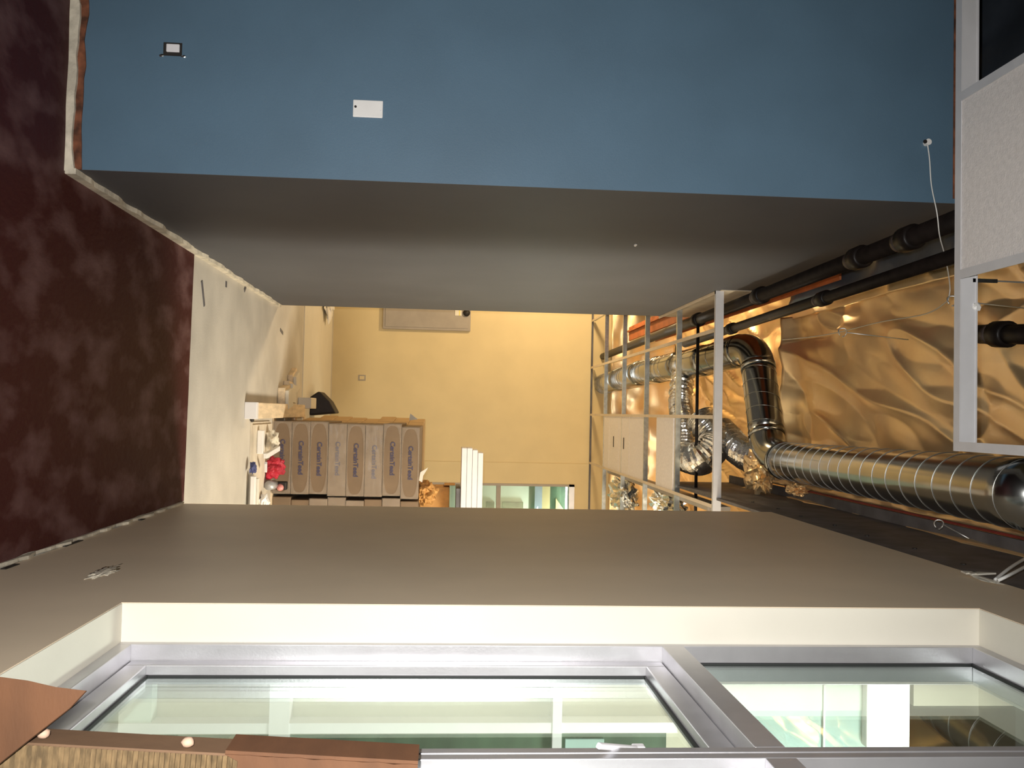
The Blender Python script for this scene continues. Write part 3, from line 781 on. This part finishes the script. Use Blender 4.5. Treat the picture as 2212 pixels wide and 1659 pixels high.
for nm, z0, x0, x1 in (('pallet', 0, .06, 1.8),):
    t = thing('pallet', (.8, SY, 0), 'thin wooden skid under the carton stacks', 'pallet')
    for k in range(4): MB().box(x0, x1, SY + .02 + k * .55, SY + .12 + k * .55, 0, .011).build('slat', M['lumber'], t)
ztop = .012 + 8 * CH
tag(MB().prism([at(886, 893, 1, SY + 1.1), at(903, 906, 1, SY + 1.1), at(884, 908, 1, SY + 1.1)], (.0, .02, 0)).build('paper_flap', M['cream']), 'pale paper flap at the top of the rear carton stack', 'paper scrap')
# things on the half hidden stack
p = at(925, 1062, 1, SY + .2)
tag(MB().blob((p.x + .02, SY + .35, ztop + .055), (.11, .17, .10), 7, .26, 4, 1.9, flat=-.055).build('crumpled_paper', M['kraftpaper']), 'crumpled orange kraft paper on the half hidden stack', 'paper')
p = at(965, 1075, 1, SY + .3)
t = thing('kraft_box', (p.x + .12, SY + .5, ztop), 'open orange brown box under the white planks', 'box')
kx = at(965, 1052, 1, SY + .56).x
MB().box(kx, kx + .5, SY + .56, SY + .86, ztop + .001, ztop + .27).build('box_body', M['kraftpaper'], t, bevel=.008)
MB().bar(V((kx - .015, SY + .57, ztop + .27)), V((kx - .015, SY + .85, ztop + .27)), .004, .1).build('flap', M['kraftpaper'], t)
tag(MB().prism([at(905, 1038, 1, SY + .1), at(908, 1020, 1, SY + .1), at(925, 1010, 1, SY + .1), at(914, 1028, 1, SY + .1), at(912, 1042, 1, SY + .1)], (0, .01, 0)).build('paper_flap', M['cream']), 'torn pale paper sticking up beside the crumpled kraft paper', 'paper scrap')
lab = ['lowest', 'second', 'third', 'topmost']
za = at(996, 1030, 1, SY + .3).z; zb = at(1043, 1030, 1, SY + .3).z; dz = (zb - za) / 4
for k in range(4):
    x0 = at(1020, (968, 968, 972, 978)[k], 1, SY + .3).x
    tag(MB().box(x0, x0 + 1.6, SY + .3, SY + .62, za + k * dz + .001, za + (k + 1) * dz - .001).build('white_plank', M['whitepaint'], bevel=.004), lab[k] + ' of the four stacked white planks', 'plank', 'white planks stacked over the box')
t = thing('steel_rack', (1.3, SY + .6, 0), 'dark rack post carrying the white planks', 'rack')
for xx in (1.55, 2.1):
    MB().box(xx, xx + .03, SY + .80, SY + .84, 0, za - .04).build('post', M['darksteel'], t)
MB().box(at(990, 1052, 1, SY + .5).x, 2.13, SY + .32, SY + .84, za - .04, za - .002).build('shelf', M['darksteel'], t)

# ------------------------------------------------------------------ things on the floor
p = at(528, 888, 2, 0); q = at(640, 884, 2, 0)
t = thing('lumber_beam', p, 'long pale timber lying on the concrete towards the yellow wall', 'timber')
MB().box(p.x - .065, p.x + .055, p.y, q.y, 0, .085).build('timber', M['lumber'], t, bevel=.004)
MB().box(p.x - .067, p.x + .057, p.y - .002, p.y + .07, .0, .087).build('white_end', M['whitepaint'], t, bevel=.004)
p = at(642, 880, 2, 0)
tag(MB().box(p.x - .10, p.x + .01, p.y + .03, p.y + .40, 0, .13).build('pale_carton', M['cream'], bevel=.006), 'small pale box at the far end of the timber', 'box')
p = at(668, 880, 2, 0)
L0 = at(690, 845, 1, p.y); L1 = at(726, 893, 1, p.y); L2 = at(668, 893, 1, p.y); L3 = at(676, 858, 1, p.y)
bm_ = MB().prism([V((L2.x, p.y, 0)), V((L1.x + .03, p.y, .0)), L1, L1.lerp(L0, .5) + V((-.01, 0, .02)), L0 + V((.01, 0, .012)), L0 + V((0, 0, -.01)), V((L3.x, p.y, .0))], (0, .35, 0))
tag(bm_.build('black_tarp', M['blackcloth'], bevel=.02), 'black wedge shaped tarp bundle behind the pale box', 'tarp')
for i, (vx, uy, dx, dy, wd, rot, l) in enumerate(((600, 862, .20, .9, .06, .12, 'lowest'), (612, 846, .22, .8, .05, -.10, 'middle'), (622, 832, .20, .7, .045, .22, 'uppermost'))):
    p = at(vx, uy, 2, 0); m_ = Matrix.Translation((p.x, p.y, 0)) @ Matrix.Rotation(rot + .5 * i * .1, 4, 'Z')
    tag(MB().box(-.10, .08, 0, dy * .35, .0, wd, m_).build('trim_offcut', M['lumber'], bevel=.003), l + ' of three short pale timber offcuts beside the timber', 'offcut', 'short timber offcuts')
    tag(MB().box(-.075, .09, .02, dy * .3, wd, wd + .03, m_).build('trim_offcut', M['cream'], bevel=.003), 'pale offcut lying on the ' + l + ' short timber offcut', 'offcut', 'pale offcuts on top')
p = at(540, 907, 2, 0)
tag(MB().blob((p.x, p.y, .016), (.018, .02, .016), 2, .2, 2).build('rubber_stopper', M['dark']), 'small black rubber stopper on the concrete beside the timber', 'stopper')
p = at(694, 666, 2, 0)
tag(MB().blob((p.x - .12, p.y + .3, .05), (.22, .3, .055), 4, .5, 3, 2.2, flat=-.05).build('white_sheet', M['white']), 'crumpled white sheet on the floor by the grey wall end', 'sheet')
tag(MB().box(-2.5, .2, at(655, 760, 2, 0).y, YF - .18, 0, .006).build('floor_light_band', M['cream']), 'pale strip painted as the light band along the yellow wall foot', 'light band')  # cream sheet added for the lighter band that bounced light leaves here
# scuffs on the concrete
for i, (vx, uy, l, r_) in enumerate(((438, 634, .16, .5), (488, 614, .04, 0), (530, 620, .1, -.9), (608, 716, .14, 1.4))):
    p = at(vx, uy, 2, 0); m_ = Matrix.Translation((p.x, p.y, 0)) @ Matrix.Rotation(r_, 4, 'Z')
    tag(MB().box(-l / 2, l / 2, -.014, .014, .0, .004, m_).build('debris_scrap', M['darksteel']), ('long dark scrap nearest the maroon membrane', 'tiny dark scrap by the grey wall foot', 'dark scrap touching the grey wall foot', 'thin scrap out on the warm lit floor')[i], 'scrap')
# low board stack with clutter in front of the cartons
p0 = at(541, 912, 2, 0); p1 = at(533, 1090, 2, 0)
t = thing('board_stack', (p0.x + .4, p0.y + .3, 0), 'low stack of thin boards on the concrete before the cartons', 'boards')
for k in range(2):
    MB().box(p0.x + .02 * k, 1.5, p0.y + .01 * k, p0.y + .74, .001 + k * .014, .014 + k * .014).build('board', M['rawboard'], t)
zb = .03


def onb(vx, uy): return at(vx, uy, 2, zb)


p = onb(556, 952)
tag(MB().box(p.x - .08, p.x + .1, p.y - .01, p.y + .05, zb, zb + .045).build('white_block', M['white'], bevel=.004), 'white block lying on the low board stack', 'block')
p = onb(566, 948)
tag(MB().blob((p.x + .03, p.y + .18, zb + .05), (.09, .07, .055), 3, .5, 3, flat=-.05).build('crumpled_wrapper', M['plaster']), 'crumpled tan wrapper behind the white block', 'wrapper')
p = onb(556, 985); q = onb(574, 968)
tag(MB().bar(p + V((0, 0, .06)), V((q.x, q.y, zb + .10)), .04, .03).build('white_stick', M['white'], bevel=.003), 'white stick slanting up from the low board stack', 'stick')
p = onb(553, 1000); q = onb(560, 1018)
tag(MB().bar(p + V((0, .02, .07)), V((q.x, q.y, zb + .05)), .022, .02).build('grey_stick', M['teegrey'], bevel=.003), 'short grey stick beside the blue rag', 'stick')
p = onb(540, 1010)
tag(MB().blob((p.x, p.y + .02, zb + .018), (.045, .04, .028), 5, .4, 3, flat=-.018).build('blue_rag', M['bluecloth']), 'dark blue rag at the edge of the low board stack', 'rag')
p = onb(572, 1010)
tag(MB().blob((p.x, p.y + .05, zb + .065), (.085, .07, .085), 9, .32, 4, 1.5, flat=-.062).build('red_bag', M['red']), 'crumpled red bag in front of the lowest carton', 'bag')
p = onb(540, 1058)
for k in range(2):
    tag(MB().box(p.x - .10 + .02 * k, p.x + .3, p.y + .06 * k, p.y + .05 + .06 * k, zb, zb + .035 + .012 * k).build('white_batten', M['cream' if k else 'white'], bevel=.004), ('nearer white batten on the low board stack', 'farther cream batten on the low board stack')[k], 'batten', 'battens on the board stack')
p = onb(575, 1052)
t = thing('spray_canister', (p.x, p.y, zb), 'grey canister with pink cap and black tip lying at the cartons', 'canister')
MB().tube([V((p.x - .02, p.y - .1, zb + .04)), V((p.x - .01, p.y + .12, zb + .04))], .038, 16).build('body', M['canister'], t, True)
MB().blob((p.x + .01, p.y + .10, zb + .095), (.03, .03, .03), 3, .1, 2).build('cap', M['pink'], t, True)
MB().box(p.x - .035, p.x + .035, p.y + .13, p.y + .2, zb + .05, zb + .14).build('black_tip', M['dark'], t, bevel=.01)
p = onb(560, 1085)
tag(MB().blob((p.x, p.y + .04, zb + .03), (.07, .06, .035), 8, .5, 3, flat=-.03).build('white_wrapper', M['white']), 'crumpled white wrapper at the taupe wall end', 'wrapper')

# ------------------------------------------------------------------ cardboard pack standing by the window
YC = 1.60
ZC = ZS + .004                                     # it stands on the window stool
tilt = math.radians(3.4)
C0 = at(0, 1606, 1, YC)                            # front left edge at frame bottom
base = V((C0.x - math.tan(tilt) * (C0.z - ZC), YC, ZC))
HT = at(905, 1626, 1, YC).z - ZC; ZM = at(490, 1610, 1, YC).z - ZC
m_ = Matrix.Translation(base) @ Matrix.Rotation(tilt, 4, 'Y')
t = thing('cardboard_pack', base, 'tall brown cardboard pack with exposed corrugation leaning at the window', 'cardboard')
CX = .085
MB().box(0, CX, .004, .065, .001, HT - .01, m_).build('core', M['carddark'], t)
fl = MB(); n = 96
for k in range(n):
    z0 = .01 + k * (HT - .02) / n; dz = (HT - .02) / n
    fl.add([m_ @ V(q_) for q_ in ((.0, .004, z0), (CX, .004, z0), (CX, -.0035, z0 + dz * .35), (.0, -.0035, z0 + dz * .35), (CX, .004, z0 + dz), (.0, .004, z0 + dz))], [(0, 1, 2, 3), (3, 2, 4, 5)])
o = fl.build('corrugated_face', M['flute'], t)
MB().box(-.004, 0, .0, .068, .001, ZM + .02, m_).build('side_strip', M['carddark'], t)
# upper sheet folded over the pack
up = MB(); n = 24
pl = []
for k in range(n + 1):
    z = ZM + (HT - ZM) * k / n; pl.append(V((-.006 + .003 * noise.noise(V((k * .5, 3, 1))), -.010, z)))
FX = .026
pl += [V((FX, -.010, HT)), V((FX, -.010, ZM + .025))]
for k in range(6): pl.append(V((FX * (1 - k / 6) + .0, -.010, ZM + .022 + .004 * noise.noise(V((k, 9, 2))))))
up.prism([m_ @ q_ for q_ in pl], (0, .005, 0))
up.box(-.012, -.006, -.008, .070, ZM, HT, m_)
up.build('upper_flap', M['card'], t)
# lower flap sticking out to the left
fp = [at(-60, 1458, 1, YC - .04), at(0, 1462, 1, YC - .04), at(60, 1470, 1, YC - .04), at(120, 1484, 1, YC - .04), at(186, 1492, 1, YC - .04), at(150, 1530, 1, YC - .04), at(60, 1600, 1, YC - .04), at(0, 1648, 1, YC - .04), at(-60, 1690, 1, YC - .04)]
MB().prism(fp, (.002, .004, 0)).build('lower_flap', M['card'], t)
for vx, uy in ((92, 1585), (405, 1604)):
    p = at(vx, uy, 1, YC + .012)
    MB().blob((p.x - .0, YC + .014, p.z), (.009, .010, .011), vx, .12, 2).build('foam_peg', M['peg'], t, True)
